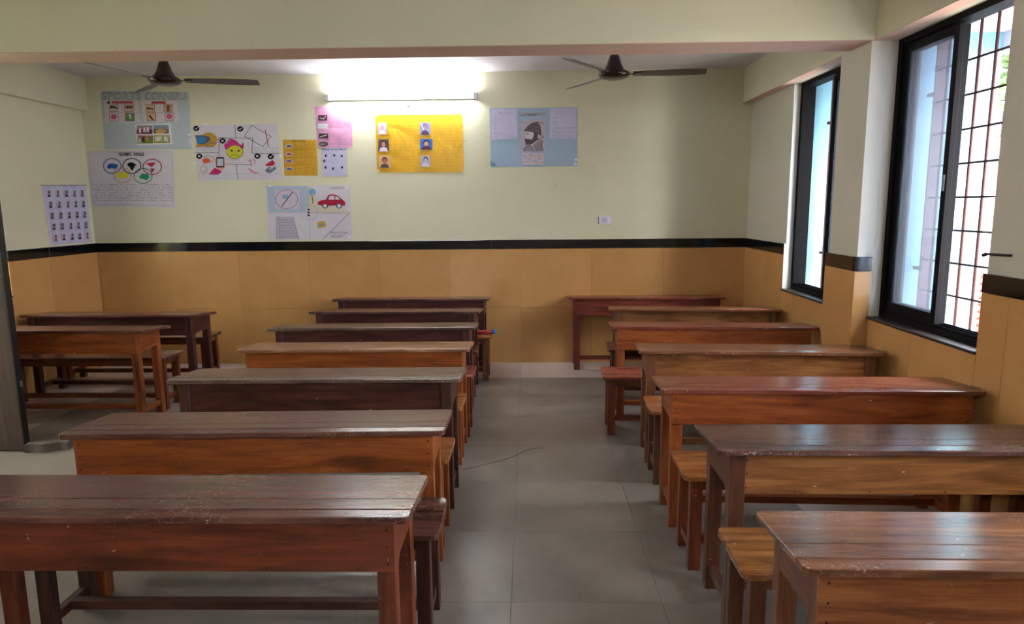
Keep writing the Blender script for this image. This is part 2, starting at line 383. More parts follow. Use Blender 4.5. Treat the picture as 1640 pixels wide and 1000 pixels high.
def stained_wall():
    m, nt, b = newmat('mouldy_limewash'); mp = coords(nt, (1, 1, 1))
    n = noise(nt, mp, 1.1, 8, .7); r = ramp(nt, [(.44, '#b4aaa8'), (.56, '#2e2836')]); nt.links.new(n.outputs[0], r.inputs[0])
    nt.links.new(r.outputs[0], b.inputs['Base Color']); b.inputs['Roughness'].default_value = .9; return m
yw = bx('yard_wall', (5.9, 6.1, 2, 22, -.6, 2.45), stained_wall()); tag(yw, 'mould stained white boundary wall of the yard outside the window', 'wall')
ywf = thing('wall_fence', 'dark wire fence panel along the top of the boundary wall outside', 'fence', (6.0, 10, 2.45))
for k in range(34):
    bm = bmesh.new(); tube(bm, (0, -8+k*.5, 0), (0, -8+k*.5, .34), .02, n=6); mesh_obj('fence_post', bm, plain('dark_fence', '#1a1518', .8), ywf)
for z in (.03, .09, .15, .21, .27, .33): bx('fence_rail', (-.012, .012, -8, 8.5, z-.014, z+.014), plain('dark_fence', '#1a1518', .8), ywf)
sh = thing('roller_shutter', 'stacked red ribbed sheets against the boundary wall outside', 'shutter', (5.7, 9.4, -.6))
for k in range(16):
    bm = bmesh.new(); tube(bm, (0, -1.3, .045+k*.088), (0, 1.3, .045+k*.088), .05, n=10); mesh_obj('ribbed_slat', bm, plain('red_ribbed_paint', '#6a2824', .5), sh, True)
def foliage(name, label, c, r, n, col):
    t = thing(name, label, 'tree', (c[0], c[1], -.6))
    bm = bmesh.new(); tube(bm, (0, 0, 0), (.1, .1, c[2]+.2), .12, .06, n=8); mesh_obj('trunk', bm, plain('bark', '#5b4636', .9), t, True)
    bm = bmesh.new(); rnd = random.Random(3)
    for i in range(n):
        d = Vector((rnd.gauss(0, 1), rnd.gauss(0, 1), rnd.gauss(0, .7))); d *= r*rnd.random()**.4/max(d.length, .1)
        p = Vector((0, 0, c[2]+.6))+d; a = Vector((rnd.uniform(-1, 1), rnd.uniform(-1, 1), rnd.uniform(-.4, .4))).normalized()*.13
        s = a.cross(Vector((rnd.uniform(-1, 1), rnd.uniform(-1, 1), 1))).normalized()*.035
        v = [bm.verts.new(q) for q in (p-a, p+s, p+a, p-s)]; bm.faces.new(v)
    o = mesh_obj('leaves', bm, plain('leaf_green', col, .5), t); o['kind'] = 'stuff'
foliage('garden_tree', 'leafy green tree standing beyond the boundary wall outside', (7.6, 11.9, 4.2), 1.3, 3200, '#3f5f2e')

# ------------------------------------------------------------------ school desks
D = .40
def make_desk(loc, rz, L, panel_over, pal, label, group, topw=.6, over=.055):
    """origin on the floor under the middle of the front edge; +y towards the pupils"""
    dk, md, lt, tp = pal
    root = thing('school_desk', label, 'desk', loc, rz, group); hx = L/2
    mp_ = wood(dk, md, lt, 'x', .33); lg = LEGS.get(pal[0], pal); ml = wood(*lg[:3], 'z', .40); ms = wood(*lg[:3], 'y', .40)
    mt = wood(*tp, 'x', .24, topw*.75)
    def zt(x, y): return .75 - max(0, (y-.058))*.088
    bm = bmesh.new(); prism(bm, rounded(-hx, hx, 0, .056, (.022, .022, .003, .003), 3), lambda x, y: .75, .022, .004); mesh_obj('pencil_ledge', bm, mt, root)
    bm = bmesh.new(); prism(bm, [(-hx, .059), (hx, .059), (hx, .150), (-hx, .150)], zt, .021, .0025, 1); mesh_obj('top_board', bm, mt, root)
    bm = bmesh.new(); prism(bm, rounded(-hx, hx, .1515, D, (0, 0, .02, .02), 3), zt, .021, .003, 1); mesh_obj('top_board', bm, mt, root)
    ix = hx-over; lw = .058; ov = panel_over
    yf0, yf1, yr0, yr1 = (.043, .095, .315, .367) if ov else (.025, .078, .315, .367)
    for s in (-1, 1):
        xa, xb = (-ix, -ix+lw) if s < 0 else (ix-lw, ix)
        bx('leg', (xa, xb, yf0, yf1, 0, .724), ml, root, .003)
        bx('leg', (xa, xb, yr0, yr1, 0, .699), ml, root, .003)
        xs0, xs1 = (-ix+.001, -ix+.024) if s < 0 else (ix-.024, ix-.001)
        bm = bmesh.new()
        pts = [(yf1, .724), (yr0, .704), (yr0, .575)]
        for k in range(5):       # curved bracket down to the front leg
            a = R(90*k/4); pts.append((yf1+.05*(1-math.sin(a)), .575-.04*(1-math.cos(a))))
        f = [[bm.verts.new((xx, y, z)) for y, z in pts] for xx in (xs0, xs1)]
        bm.faces.new(f[0]); bm.faces.new(f[1][::-1]); n = len(pts)
        for i in range(n): bm.faces.new((f[0][i], f[1][i], f[1][(i+1) % n], f[0][(i+1) % n]))
        mesh_obj('side_apron', bm, ms, root)
        xc = (xa+xb)/2; bx('side_stretcher', (xc-.016, xc+.016, yf1, yr0, .075, .115), ms, root, .002)
    if ov: bx('front_panel', (-ix-.004, ix+.004, .022, .0425, .563, .7275), mp_, root, .002)
    else: bx('front_panel', (-ix+lw, ix-lw, .034, .054, .563, .7275), mp_, root, .002)
    bx('rear_rail', (-ix+lw, ix-lw, .33, .35, .655, .698), mp_, root, .002)
    bx('long_stretcher', (-ix+lw/2+.016, ix-lw/2-.016, .185, .225, .076, .114), mp_, root, .002)
    # nail heads that hold the panel
    bm = bmesh.new(); px = ix-.018; yy = .0215 if ov else .0335
    for s in (-1, 1):
        for z in (.59, .645, .70):
            tube(bm, (s*(px if ov else px-lw+.012), yy+.001, z), (s*(px if ov else px-lw+.012), yy-.0005, z), .0035, n=8)
    for k in range(5): tube(bm, (-ix+.25+k*.28, yy+.001, .575), (-ix+.25+k*.28, yy-.0005, .575), .003, n=8)
    o = mesh_obj('nails', bm, plain('rusty_nail', '#2a1712', .6, .4), root); o['kind'] = 'stuff'
    return root

def make_bench(loc, rz, L, pal, label, group, Db=.335, H=.47):
    dk, md, lt, tp = pal
    root = thing('school_bench', label, 'bench', loc, rz, group); hx = L/2
    mt = wood(*tp, 'x', .27, .25); lg = LEGS.get(pal[0], pal); ml = wood(*lg[:3], 'z', .4); mx = wood(dk, md, lt, 'x', .4); my = wood(dk, md, lt, 'y', .4)
    c1 = Db*.6
    bm = bmesh.new(); prism(bm, rounded(-hx, hx, 0, c1-.001, (.028, .028, 0, 0), 3), lambda x, y: H, .024, .004); mesh_obj('seat_board', bm, mt, root)
    bm = bmesh.new(); prism(bm, rounded(-hx, hx, c1+.001, Db, (0, 0, .028, .028), 3), lambda x, y: H, .024, .004); mesh_obj('seat_board', bm, mt, root)
    ix = hx-.035; lw = .055; ya, yb = .03, Db-.03; zt = H-.024
    for s in (-1, 1):
        xa, xb = (-ix, -ix+lw) if s < 0 else (ix-lw, ix)
        bx('leg', (xa, xb, ya, ya+.045, 0, zt), ml, root, .003)
        bx('leg', (xa, xb, yb-.045, yb, 0, zt), ml, root, .003)
        xc = (xa+xb)/2
        bx('side_apron', (xc-.02, xc+.02, ya+.045, yb-.045, zt-.05, zt), my, root, .002)
        bx('side_stretcher', (xc-.016, xc+.016, ya+.045, yb-.045, .07, .11), my, root, .002)
    for y in (ya+.012, yb-.034): bx('long_apron', (-ix+lw, ix-lw, y, y+.022, zt-.055, zt), mx, root, .002)
    bx('long_stretcher', (-ix+lw/2+.016, ix-lw/2-.016, Db/2-.02, Db/2+.02, .072, .108), mx, root, .002)
    return root

# palettes: dark, mid, light of the body, then the same for the top
T_GREY = ('#43261d', '#563228', '#6c463a'); T_DARK = ('#33211c', '#46302a', '#5c4038'); T_TAN = ('#6e4a33', '#8f6747', '#ab8460')
T_RED = ('#5a2c20', '#74392a', '#8c4e3b'); T_SLATE = ('#3d3029', '#54463d', '#6b5d52'); T_OCH = ('#54321f', '#6c452b', '#85593a')
P_BROWN = ('#4a210f', '#68301a', '#7f4021'); P_ORANGE = ('#63310f', '#85461c', '#9c5a28'); P_DARK = ('#2e1812', '#41241b', '#553226')
P_MAROON = ('#2d1513', '#3f1f1b', '#522b26'); P_OCHRE = ('#57361a', '#754b25', '#8c6036'); P_RED = ('#642f14', '#85441d', '#9c5a2b')
P_HONEY = ('#6a3c1e', '#8f552b', '#a86d3c'); P_TAN = ('#5e3c1f', '#80542d', '#9b6e40'); P_CHERRY = ('#4a1c18', '#65291f', '#7a3a2c')
LEGS = {P_OCHRE[0]: ('#3a1f15', '#52301f', '#67422c'), P_TAN[0]: ('#4f2f1c', '#6c4329', '#835839'), P_HONEY[0]: ('#4a2a1a', '#663d25', '#7d5134')}
def right_of(corner_x, L, front_y, rot): # corner = left-front corner
    return (corner_x+L/2*math.cos(rot), front_y+L/2*math.sin(rot), 0)
def left_of(corner_x, L, front_y, rot):  # corner = right-front corner
    return (corner_x-L/2*math.cos(rot), front_y-L/2*math.sin(rot), 0)
GA, GB, GD = 'desks in the door side column of the aisle', 'desks in the window side column', 'desks by the far door side wall'
ordn = ['first', 'second', 'third', 'fourth', 'fifth', 'sixth', 'last']
LD = [(-.357, 1.888, 1.59, 0.0, True, P_BROWN+(T_GREY,), .75, 'reddish brown desk with scratched worn top, nearest the camera beside the aisle'),
 (-.347, 2.675, 1.59, 1.6, True, P_ORANGE+(T_GREY,), .7, 'orange brown desk with chalk marked top, second from the camera, door side of aisle'),
 (-.363, 3.525, 1.59, .6, False, P_DARK+(T_SLATE,), .5, 'dark brown desk with slate grey top, third from the camera, door side of aisle'),
 (-.382, 4.295, 1.52, .3, True, P_ORANGE+(T_TAN,), .5, 'golden brown desk with pale tan top, fourth from the camera, door side of aisle'),
 (-.400, 5.095, 1.60, 1.0, False, P_MAROON+(T_SLATE,), .4, 'dark maroon desk with shiny whitish top, fifth from the camera, door side of aisle'),
 (-.424, 5.88, 1.52, -.4, False, P_MAROON+(T_DARK,), .3, 'dark maroon desk, sixth from the camera on the door side of the aisle'),
 (-.392, 6.685, 1.575, -.6, False, P_MAROON+(T_DARK,), .3, 'dark desk standing against the end wall, behind the other door side desks')]
for cx, fy, L, rz, ov, pal, tw, lab in LD:
    r = R(rz); make_desk(left_of(cx, L, fy, r), r, L, ov, (pal[0], pal[1], pal[2], pal[3]), lab, GA, tw)
RD = [(.690, 1.607, 1.58, -.8, True, P_HONEY+(T_OCH,), .45, 'light orange brown desk nearest the camera on the window side of the aisle'),
 (.706, 2.447, 1.58, -.3, False, P_OCHRE+(T_DARK,), .5, 'ochre desk with dark glossy top, second from the camera on the window side'),
 (.664, 3.300, 1.56, -2.0, True, P_RED+(T_RED,), .6, 'bright reddish orange desk, third from the camera on the window side'),
 (.694, 4.215, 1.50, -3.8, False, P_TAN+(T_OCH,), .45, 'tan brown desk with ink stained panel, fourth from the camera, window side'),
 (.622, 5.097, 1.53, -4.3, True, P_RED+(T_RED,), .5, 'orange red desk with scuffed pinkish top, fifth from the camera, window side'),
 (.712, 5.978, 1.49, -4.6, False, P_TAN+(T_OCH,), .4, 'faded tan desk, sixth from the camera on the window side'),
 (.405, 6.735, 1.55, -1.2, True, P_CHERRY+(T_RED,), .2, 'cherry red desk against the end wall on the window side')]
for cx, fy, L, rz, ov, pal, tw, lab in RD:
    r = R(rz); make_desk(right_of(cx, L, fy, r), r, L, ov, (pal[0], pal[1], pal[2], pal[3]), lab, GB, tw)
for cx, fy, L, rz, ov, pal, tw, lab in [(-2.917, 5.015, 1.55, -.5, True, P_ORANGE+(T_GREY,), .6, 'orange brown desk with grey top beside the open door, in the column by the wall'),
    (-2.889, 5.76, 1.59, -1.2, False, P_MAROON+(T_GREY,), .3, 'dark maroon desk behind the orange one in the column by the door side wall')]:
    r = R(rz); make_desk(left_of(cx, L, fy, r), r, L, ov, (pal[0], pal[1], pal[2], pal[3]), lab, GD, tw, .09 if ov else .055)

GBL, GBR, GBD = 'benches behind the door side desks', 'benches behind the window side desks', 'benches in the column by the door side wall'
S_DK = ('#2c1713', '#41241d', '#573529'); S_OR = ('#6d3f1c', '#8e5829', '#a8713a'); S_RD = ('#6b3020', '#8c4732', '#a45d44'); S_OC = ('#59371a', '#7a4f26', '#926637')
for cx, fy, L, rz, pal, lab in [
 (-.338, 2.335, 1.58, .3, P_DARK+(S_DK,), 'dark brown glossy bench tucked behind the desk nearest the camera, door side'),
 (-.385, 3.085, 1.58, 0, P_ORANGE+(S_OR,), 'honey brown bench behind the second desk on the door side of the aisle'),
 (-.402, 3.94, 1.58, 0, P_ORANGE+(S_OR,), 'orange brown bench behind the slate topped desk'),
 (-.396, 4.705, 1.55, 0, P_BROWN+(S_RD,), 'reddish brown bench behind the pale tan topped desk'),
 (-.43, 5.53, 1.55, .6, P_BROWN+(S_DK,), 'brown bench behind the desk with the shiny whitish top'),
 (-.350, 6.30, 1.55, 0, P_TAN+(S_OR,), 'light brown bench near the end wall with the red stick on it')]:
    r = R(rz); make_bench(left_of(cx, L, fy, r), r, L, pal, lab, GBL, H=.445 if fy > 6 else .465)
for cx, fy, L, rz, pal, lab in [
 (.695, 2.075, 1.58, -.5, P_OCHRE+(S_OC,), 'ochre bench with dark grain behind the window side desk nearest the camera'),
 (.688, 2.885, 1.55, -.8, P_BROWN+(S_OR,), 'orange grained bench behind the ochre desk with dark top'),
 (.706, 3.86, 1.55, -2.2, P_OCHRE+(S_OR,), 'brown bench behind the bright reddish orange desk'),
 (.533, 4.75, 1.50, -2.5, P_BROWN+(S_RD,), 'red brown bench sticking out into the aisle behind the ink stained desk'),
 (.662, 5.60, 1.50, -3.8, P_DARK+(S_DK,), 'dark bench behind the orange red desk with the pinkish top')]:
    r = R(rz); make_bench(right_of(cx, L, fy, r), r, L, pal, lab, GBR, H=.443 if fy == 4.75 else .465)
for cx, fy, L, rz, pal, lab in [
 (-2.985, 5.40, 1.50, 0, P_BROWN+(S_DK,), 'brown bench with light frame behind the orange desk by the open door'),
 (-3.06, 6.30, 1.48, 0, P_BROWN+(S_DK,), 'bench behind the dark maroon desk in the column by the wall')]:
    r = R(rz); make_bench(left_of(cx, L, fy, r), r, L, pal, lab, GBD, .32, .45)

# faint brown drag mark across the floor tiles
bm = bmesh.new(); pts = [(-.421, 4.12), (-.314, 4.194), (-.196, 4.27), (-.107, 4.349), (-.041, 4.442), (.019, 4.503), (.105, 4.515)]
for a, b in zip(pts, pts[1:]):
    a = Vector(a+(.0004,)); b = Vector(b+(.0004,)); nn = Vector((-(b-a).y, (b-a).x, 0)).normalized()*.009
    bm.faces.new([bm.verts.new(q) for q in (a-nn, b-nn, b+nn, a+nn)])
mesh_obj('drag_mark', bm, plain('brown_smear', '#6a5a50', .6), floor)['label'] = 'faint brown drag mark'
# red stick with a blue end on the far bench
st = thing('painted_stick', 'shiny red stick with a blue rounded end lying on the bench end', 'stick', (-.405, 6.42, .445))
bm = bmesh.new(); tube(bm, (-.12, 0, .018), (.055, 0, .018), .016, .018, n=14); mesh_obj('handle_body', bm, plain('red_lacquer', '#9c2233', .25), st, True)
bm = bmesh.new(); bmesh.ops.create_uvsphere(bm, u_segments=14, v_segments=8, radius=.024, matrix=Matrix.Translation((.075, 0, .024)))
mesh_obj('handle_tip', bm, plain('blue_plastic', '#2f74c4', .25), st, True)

# ------------------------------------------------------------------ open door leaf + paver door stop
dr = bpy.data.objects.new('door_1', None); C.objects.link(dr); struct(dr, 'dark wood laminate door leaf standing open, held by a concrete paver', 'door')
bx('door_leaf', (-4.53, -3.512, 4.445, 4.472, .012, 2.08), wood('#1f100e', '#2c1a17', '#3b2622', 'z', .6), dr, .001)
boxes('door_edge', [(-3.512, -3.502, 4.445, 4.50, .012, 2.08), (-4.53, -3.512, 4.472, 4.50, .012, 2.08)], plain('black_edging', '#151416', .4), dr, .001)
for z in (.35, 1.05, 1.8): bx('hinge', (-4.565, -4.53, 4.46, 4.485, z, z+.09), plain('steel_latch', '#8a8a90', .35, .8), dr)
bx('door_bolt', (-3.501, -3.492, 4.465, 4.485, .46, .50), plain('steel_latch', '#8a8a90', .35, .8), dr)
M_PAVER = plaster('concrete_paver', '#57504a', '#665e57', '#47413b', .95)
bm = bmesh.new(); pts = []
for k in range(25):
    u = k/24; pts.append((-.135+.27*u, -.058+.013*math.sin(u*3*math.pi+.4)))
for k in range(25):
    u = 1-k/24; pts.append((-.135+.27*u, .058+.013*math.sin(u*3*math.pi+.4)))
prism(bm, pts, lambda x, y: .062, .062, .005, 1)
pv = mesh_obj('paving_block', bm, M_PAVER); pv.location = (-3.365, 4.50, 0); pv.rotation_euler = (0, 0, R(14))
tag(pv, 'grey wavy edged concrete paving block lying on the floor against the door', 'paving block')

# ------------------------------------------------------------------ lights on the walls
def emit(name, col, s):
    m, nt, b = newmat(name); b.inputs['Base Color'].default_value = (1, 1, 1, 1)
    b.inputs['Emission Color'].default_value = lin(col); b.inputs['Emission Strength'].default_value = s; return m
def tube_light(loc, rz, L, label, s):
    t = thing('tube_light', label, 'light', loc, rz); h = L/2
    bx('batten', (-h+.02, h-.02, -.042, 0, -.022, .022), M_WHITEPL, t, .004)
    for s_ in (-1, 1): bx('end_cap', (s_*h-.022, s_*h+.022, -.085, -.001, -.03, .03), M_WHITEPL, t, .005)
    bm = bmesh.new(); tube(bm, (-h+.02, -.066, 0), (h-.02, -.066, 0), .014, n=16); mesh_obj('glowing_tube', bm, emit('tube_glow', '#f6faff', s), t, True)
    return t
tube_light((-1.27, PYB, 2.757), 0, 1.50, 'glowing white tube light high on the end wall above the yellow poster', TUBE_BACK)
tube_light((-1.2, YF, 2.76), math.pi, 1.50, 'tube light on the wall at the teaching end of the room', TUBE_FRONT)
hk = thing('wall_hook', 'small grey metal fitting on the wall under the tube light', 'hook', on_back(655, 171), 0)
bm = bmesh.new(); lathe(bm, [(.008, .02), (.01, .008), (.026, .002), (.022, -.008), (.004, -.011)], 14, 0, -.028); mesh_obj('hook_cup', bm, plain('grey_fitting', '#77777c', .4), hk, True)
bx('hook_arm', (-.003, .003, -.028, 0, .012, .018), plain('grey_fitting', '#77777c', .4), hk)

# ------------------------------------------------------------------ ceiling fans
def fan(loc, az, label, nb=3):
    t = thing('ceiling_fan', label, 'fan', loc, 0, 'ceiling fans beyond the beam')
    top = ZC-loc[2]
    bm = bmesh.new(); tube(bm, (0, 0, .13), (0, 0, top), .011, n=12); mesh_obj('down_rod', bm, M_FAN, t, True)
    bm = bmesh.new(); lathe(bm, [(.012, top-.001), (.05, top-.002), (.045, top-.04), (.015, top-.075)], 20); mesh_obj('ceiling_canopy', bm, M_FAN, t, True)
    bm = bmesh.new(); lathe(bm, [(.014, .190), (.03, .182), (.046, .14), (.066, .08), (.084, .050), (.08, .042)], 24); mesh_obj('motor_canopy', bm, M_FAN, t, True)
    bm = bmesh.new(); lathe(bm, [(.05, .044), (.10, .038), (.132, .018), (.136, .002), (.12, -.018), (.07, -.034), (.02, -.038)], 32); mesh_obj('motor', bm, plain('fan_motor', '#2a1a18', .16), t, True)
    for k in range(nb):
        a = az+R(120)*k
        bm = bmesh.new()
        box(bm, .09, .20, -.016, .016, -.003, .003); box(bm, .17, .23, -.03, .03, -.002, .002)
        br = mesh_obj('blade_bracket', bm, plain('fan_motor', '#2a1a18', .16), t); br.rotation_euler = (0, 0, a); br.location = (0, 0, .006)
        bm = bmesh.new(); pts = [(.16, -.042), (.45, -.060), (.70, -.062), (.775, -.05), (.78, .05), (.70, .056), (.45, .058), (.16, .042)]
        prism(bm, pts, lambda x, y: -y*.22, .004, .001, 1); bl = mesh_obj('fan_blade', bm, M_FAN, t); bl.rotation_euler = (0, 0, a); bl.location = (0, 0, .012)
    return t
fan((-3.165, 6.12, 2.765), R(14), 'dark brown ceiling fan standing still above the sports posters')
fan((.748, 6.12, 2.762), R(-4), 'brown ceiling fan over the window side desks')

# ------------------------------------------------------------------ wall socket
sk = thing('switch_socket', 'small white switch and socket plate on the end wall above the black strip', 'socket', on_back(969.5, 353))
bx('cover_plate', (-.068, .068, -.012, 0, -.040, .040), M_WHITEPL, sk, .003)
bx('socket_face', (-.043, .022, -.0145, -.0121, -.026, .028), plain('socket_face', '#d6d2e2', .4), sk, .001)
bx('switch_rocker', (.027, .047, -.017, -.0121, -.024, .026), plain('rocker_white', '#f0eef8', .3), sk, .002)
for x, z in ((-.012, .014), (-.024, -.006), (.001, -.006)):
    bm = bmesh.new(); tube(bm, (x, -.0152, z), (x, -.0140, z), .0048, n=10); mesh_obj('socket_hole', bm, plain('hole_and_shadow_black', '#2a2830', .8), sk)
bx('painted_plate_shadow', (-.074, -.068, -.004, 0, -.038, .036), plain('hole_and_shadow_black', '#2a2830', .8), sk)  # solid dark strip painted as the plate's shadow on the wall

# ------------------------------------------------------------------ posters
LAY = .0012
def paper(name, col, rough=.55, crinkle=.5):
    if name in MATS: return MATS[name]
    m, nt, b = newmat(name); mp = coords(nt, (1, 1, 1))
    n = noise(nt, mp, 3.5, 3, .5, .6); c = lin(col)
    nt.links.new(mix(nt, n.outputs[0], tuple(v*.93 for v in c[:3])+(1,), c), b.inputs['Base Color'])
    b.inputs['Roughness'].default_value = rough; bump(nt, b, n.outputs[0], crinkle, .03); MATS[name] = m; return m
def ink(col): return plain('ink_'+col.strip('#'), col, .7, 0, .2)
class Poster:
    """a sheet on a wall; marks are laid on it with points of the sheet"""
    def __init__(s, name, label, corners, mat, surf=on_back, cat='poster', group='posters on the end wall', level=0):
        s.surf = surf; s.n = Vector((0, -1, 0)) if surf is on_back else Vector((1, 0, 0))
        cx = sum(p[0] for p in corners)/4; cy = sum(p[1] for p in corners)/4
        s.o = surf(cx, cy)+s.n*.009; s.root = thing(name, label, cat, s.o, 0, group); s.lv = level
        s.poly('paper_sheet', corners, mat, 0, thick=.0015, sub=True)
    def P(s, px, py, lv): return s.surf(px, py)-s.o+s.n*(.0015+.006*0+LAY*lv+(.0 if lv == 0 else .0045))
    def poly(s, name, pts, mat, lv=1, thick=0, sub=False, bm=None):
        own = bm is None
        if own: bm = bmesh.new()
        if sub:     # gently wavy grid over the quad tl, tr, br, bl
            nx, ny = 18, 12; rnd = random.Random(int(pts[0][0]*7)); ph = [rnd.uniform(0, 6) for _ in range(4)]; V = []
            for j in range(ny+1):
                row = []
                for i in range(nx+1):
                    u, v = i/nx, j/ny
                    a = Vector(pts[0]).lerp(Vector(pts[1]), u); b = Vector(pts[3]).lerp(Vector(pts[2]), u); q = a.lerp(b, v)
                    h = (math.sin(u*7+ph[0])+math.sin(v*5+ph[1]+u*2)+math.sin((u+v)*11+ph[2]))*.0006+.0030
                    row.append(bm.verts.new(s.P(q.x, q.y, 0)+s.n*(h-.002)))
                V.append(row)
            for j in range(ny):
                for i in range(nx): bm.faces.new((V[j][i], V[j][i+1], V[j+1][i+1], V[j+1][i]))
            g = bmesh.ops.extrude_face_region(bm, geom=bm.faces[:])
            for e in g['geom']:
                if isinstance(e, bmesh.types.BMVert): e.co -= s.n*.0008
        else:
            bm.faces.new([bm.verts.new(s.P(x, y, lv)) for x, y in pts])
        if own: return mesh_obj(name, bm, mat, s.root)
    def patch(s, name, pts, col, lv=1):
        m = col if not isinstance(col, str) else ink(col); return s.poly(name, pts, m, lv)
    def rect(s, name, x0, y0, x1, y1, col, lv=1): return s.patch(name, [(x0, y0), (x1, y0), (x1, y1), (x0, y1)], col, lv)
    def disc(s, name, cx, cy, rx, ry, col, lv=1, n=22, a0=0, a1=360):
        pts = [(cx+rx*math.cos(R(a0+(a1-a0)*k/n)), cy+ry*math.sin(R(a0+(a1-a0)*k/n))) for k in range(n if a1-a0 >= 360 else n+1)]
        return s.patch(name, pts, col, lv)
    def stroke(s, name, lines, wd, col, lv=2):
        bm = bmesh.new()
        for ln in lines:
            for a, b in zip(ln, ln[1:]):
                a = Vector(a); b = Vector(b); d = b-a
                if d.length < 1e-5: continue
                nn = Vector((-d.y, d.x)).normalized()*wd/2; e = d.normalized()*wd*.25
                bm.faces.new([bm.verts.new(s.P(q.x, q.y, lv)) for q in (a-nn-e, b-nn+e, b+nn+e, a+nn-e)])
        return mesh_obj(name, bm, ink(col), s.root)
    def ring(s, name, cx, cy, rx, ry, wd, col, lv=2, n=30):
        pts = [(cx+rx*math.cos(2*math.pi*k/n), cy+ry*math.sin(2*math.pi*k/n)) for k in range(n+1)]
        return s.stroke(name, [pts], wd, col, lv)
    def text(s, name, body, x0, y0, x1, y1, col, lv=2, outline=False):
        """text fitted in the box, top-left x0,y0 bottom-right x1,y1"""
        cu = bpy.data.curves.new(name, 'FONT'); cu.body = body; cu.size = 1; cu.resolution_u = 2; cu.offset = .018
        to = bpy.data.objects.new(name, cu); C.objects.link(to)
        dg = bpy.context.evaluated_depsgraph_get(); me = bpy.data.meshes.new_from_object(to.evaluated_get(dg))
        bpy.data.objects.remove(to)
        xs = [v.co.x for v in me.vertices]; ys = [v.co.y for v in me.vertices]
        ax, bx_, ay, by = min(xs), max(xs), min(ys), max(ys)
        for v in me.vertices:
            u = (v.co.x-ax)/max(bx_-ax, 1e-6); t = (v.co.y-ay)/max(by-ay, 1e-6)
            v.co = s.P(x0+(x1-x0)*u, y1+(y0-y1)*t, lv)
        me.materials.clear(); me.materials.append(ink(col)); me.name = name
        o = bpy.data.objects.new(name, me); C.objects.link(o); o.parent = s.root; return o
    def scribble(s, name, rows, col, wd=.35, amp=1.0, seed=1, lv=2):
        """rows of joined-up handwriting: (x0, x1, y, slope)"""
        rnd = random.Random(seed); L = []
        for x0, x1, y in rows:
            x = x0; cur = []
            while x < x1:
                cur.append((x, y+rnd.uniform(-amp, amp))); x += rnd.uniform(.5, 1.1)
                if rnd.random() < .16: L.append(cur); cur = []; x += 1.4
            if len(cur) > 1: L.append(cur)
        o = s.stroke(name, [l for l in L if len(l) > 1], wd, col, lv); o['kind'] = 'stuff'; return o
    def portrait(s, cx, cy, w_, h_, back, skin, hair, cloth, lv=2):
        s.rect('portrait_photo', cx-w_/2, cy-h_/2, cx+w_/2, cy+h_/2, back, lv)
        s.patch('portrait_clothing', [(cx-w_*.42, cy+h_*.5), (cx-w_*.3, cy+h_*.22), (cx, cy+h_*.12), (cx+w_*.3, cy+h_*.22), (cx+w_*.42, cy+h_*.5)], cloth, lv+.5)
        s.disc('portrait_hair', cx, cy-h_*.16, w_*.26, h_*.27, hair, lv+.7, 14)
        s.disc('portrait_face', cx, cy-h_*.07, w_*.19, h_*.21, skin, lv+.9, 14)
    def tape(s, pts, col='#eeeef4'):
        for k, (x, y) in enumerate(pts): s.patch('tape', [(x-2, y-1.5), (x+2, y-2), (x+2.4, y+1), (x-1.5, y+2)], col, 3)
M_PBLUE = paper('pale_blue_chart', '#bcc6ce'); M_PWHITE = paper('white_chart', '#d9d4de'); M_PYEL = paper('yellow_chart', '#e0ae2c', .3, .8)
M_PYEL2 = paper('mustard_chart', '#d2a028'); M_PPINK = paper('pink_chart', '#dda2c4', .35, .8); M_PLIL = paper('lilac_sheet', '#cbc8e6'); M_PSKY = paper('sky_blue_chart', '#a3bbd3')
M_PCARD = paper('pinkish_print_paper', '#d8ccd4'); M_PCARD2 = paper('grey_sketch_paper', '#c2b4bc')

# sports corner
p = Poster('sports_poster', 'pale blue SPORTS CORNER poster under the ceiling fan with three pasted picture sheets', [(161, 145), (303, 148), (307, 239), (168, 239)], M_PBLUE)
for body, xa, xb in (('SPORTS', 165, 226), ('CORNER..!', 233, 299)):
    p.text('title_lettering', body, xa, 148, xb, 160, '#6f6f70', 2)
    p.text('title_lettering', body, xa+.8, 148.9, xb-.5, 159.2, '#a9afb0', 2.5)
p.patch('pasted_sheet', [(166, 162), (222, 162), (225, 196), (169, 197)], M_PCARD, 1)
p.patch('pasted_sheet', [(227, 162), (284, 161), (287, 195), (231, 196)], M_PCARD, 1)
p.patch('pasted_sheet', [(217, 199.5), (274, 198), (277, 231), (221, 232.5)], '#e9e6ea', 1)
p.rect('red_heading', 180, 162.5, 214, 166, '#b8474c', 2); p.rect('red_heading', 243, 162.5, 266, 166.5, '#b8474c', 2)
p.disc('ink_blot', 174.5, 164.5, 2.5, 2, '#2c2622', 2)
p.stroke('ruled_line', [[(168, 180), (224, 180.5)], [(195, 167), (197, 196)], [(229, 181), (286, 180)]], .4, '#9a8d96')
def framed(x0, y0, x1, y1, fill='#cdb9b4'):
    p.rect('picture_card', x0, y0, x1, y1, '#4a3b3a', 2); p.rect('picture_card_fill', x0+.6, y0+.6, x1-.6, y1-.6, fill, 2.5)
framed(176, 167, 190, 179.5); framed(199.5, 167, 215, 179); framed(176, 182, 190, 194.5, '#d9c3c6'); framed(201, 181, 216, 194, '#7d8f66')
framed(234, 167.5, 248.5, 180, '#cfb08e'); framed(236, 180.5, 250.5, 194, '#cfa886'); framed(263, 167, 277, 180, '#c9a08a'); framed(265, 181, 279, 194, '#d9b9bc')
p.patch('flag_picture', [(177.5, 169), (184, 170), (189, 173), (189, 175), (184, 173), (177.5, 174)], '#2c3434', 3)
p.patch('flag_picture', [(177.5, 168.5), (182, 170), (179, 171)], '#c07040', 3.3)
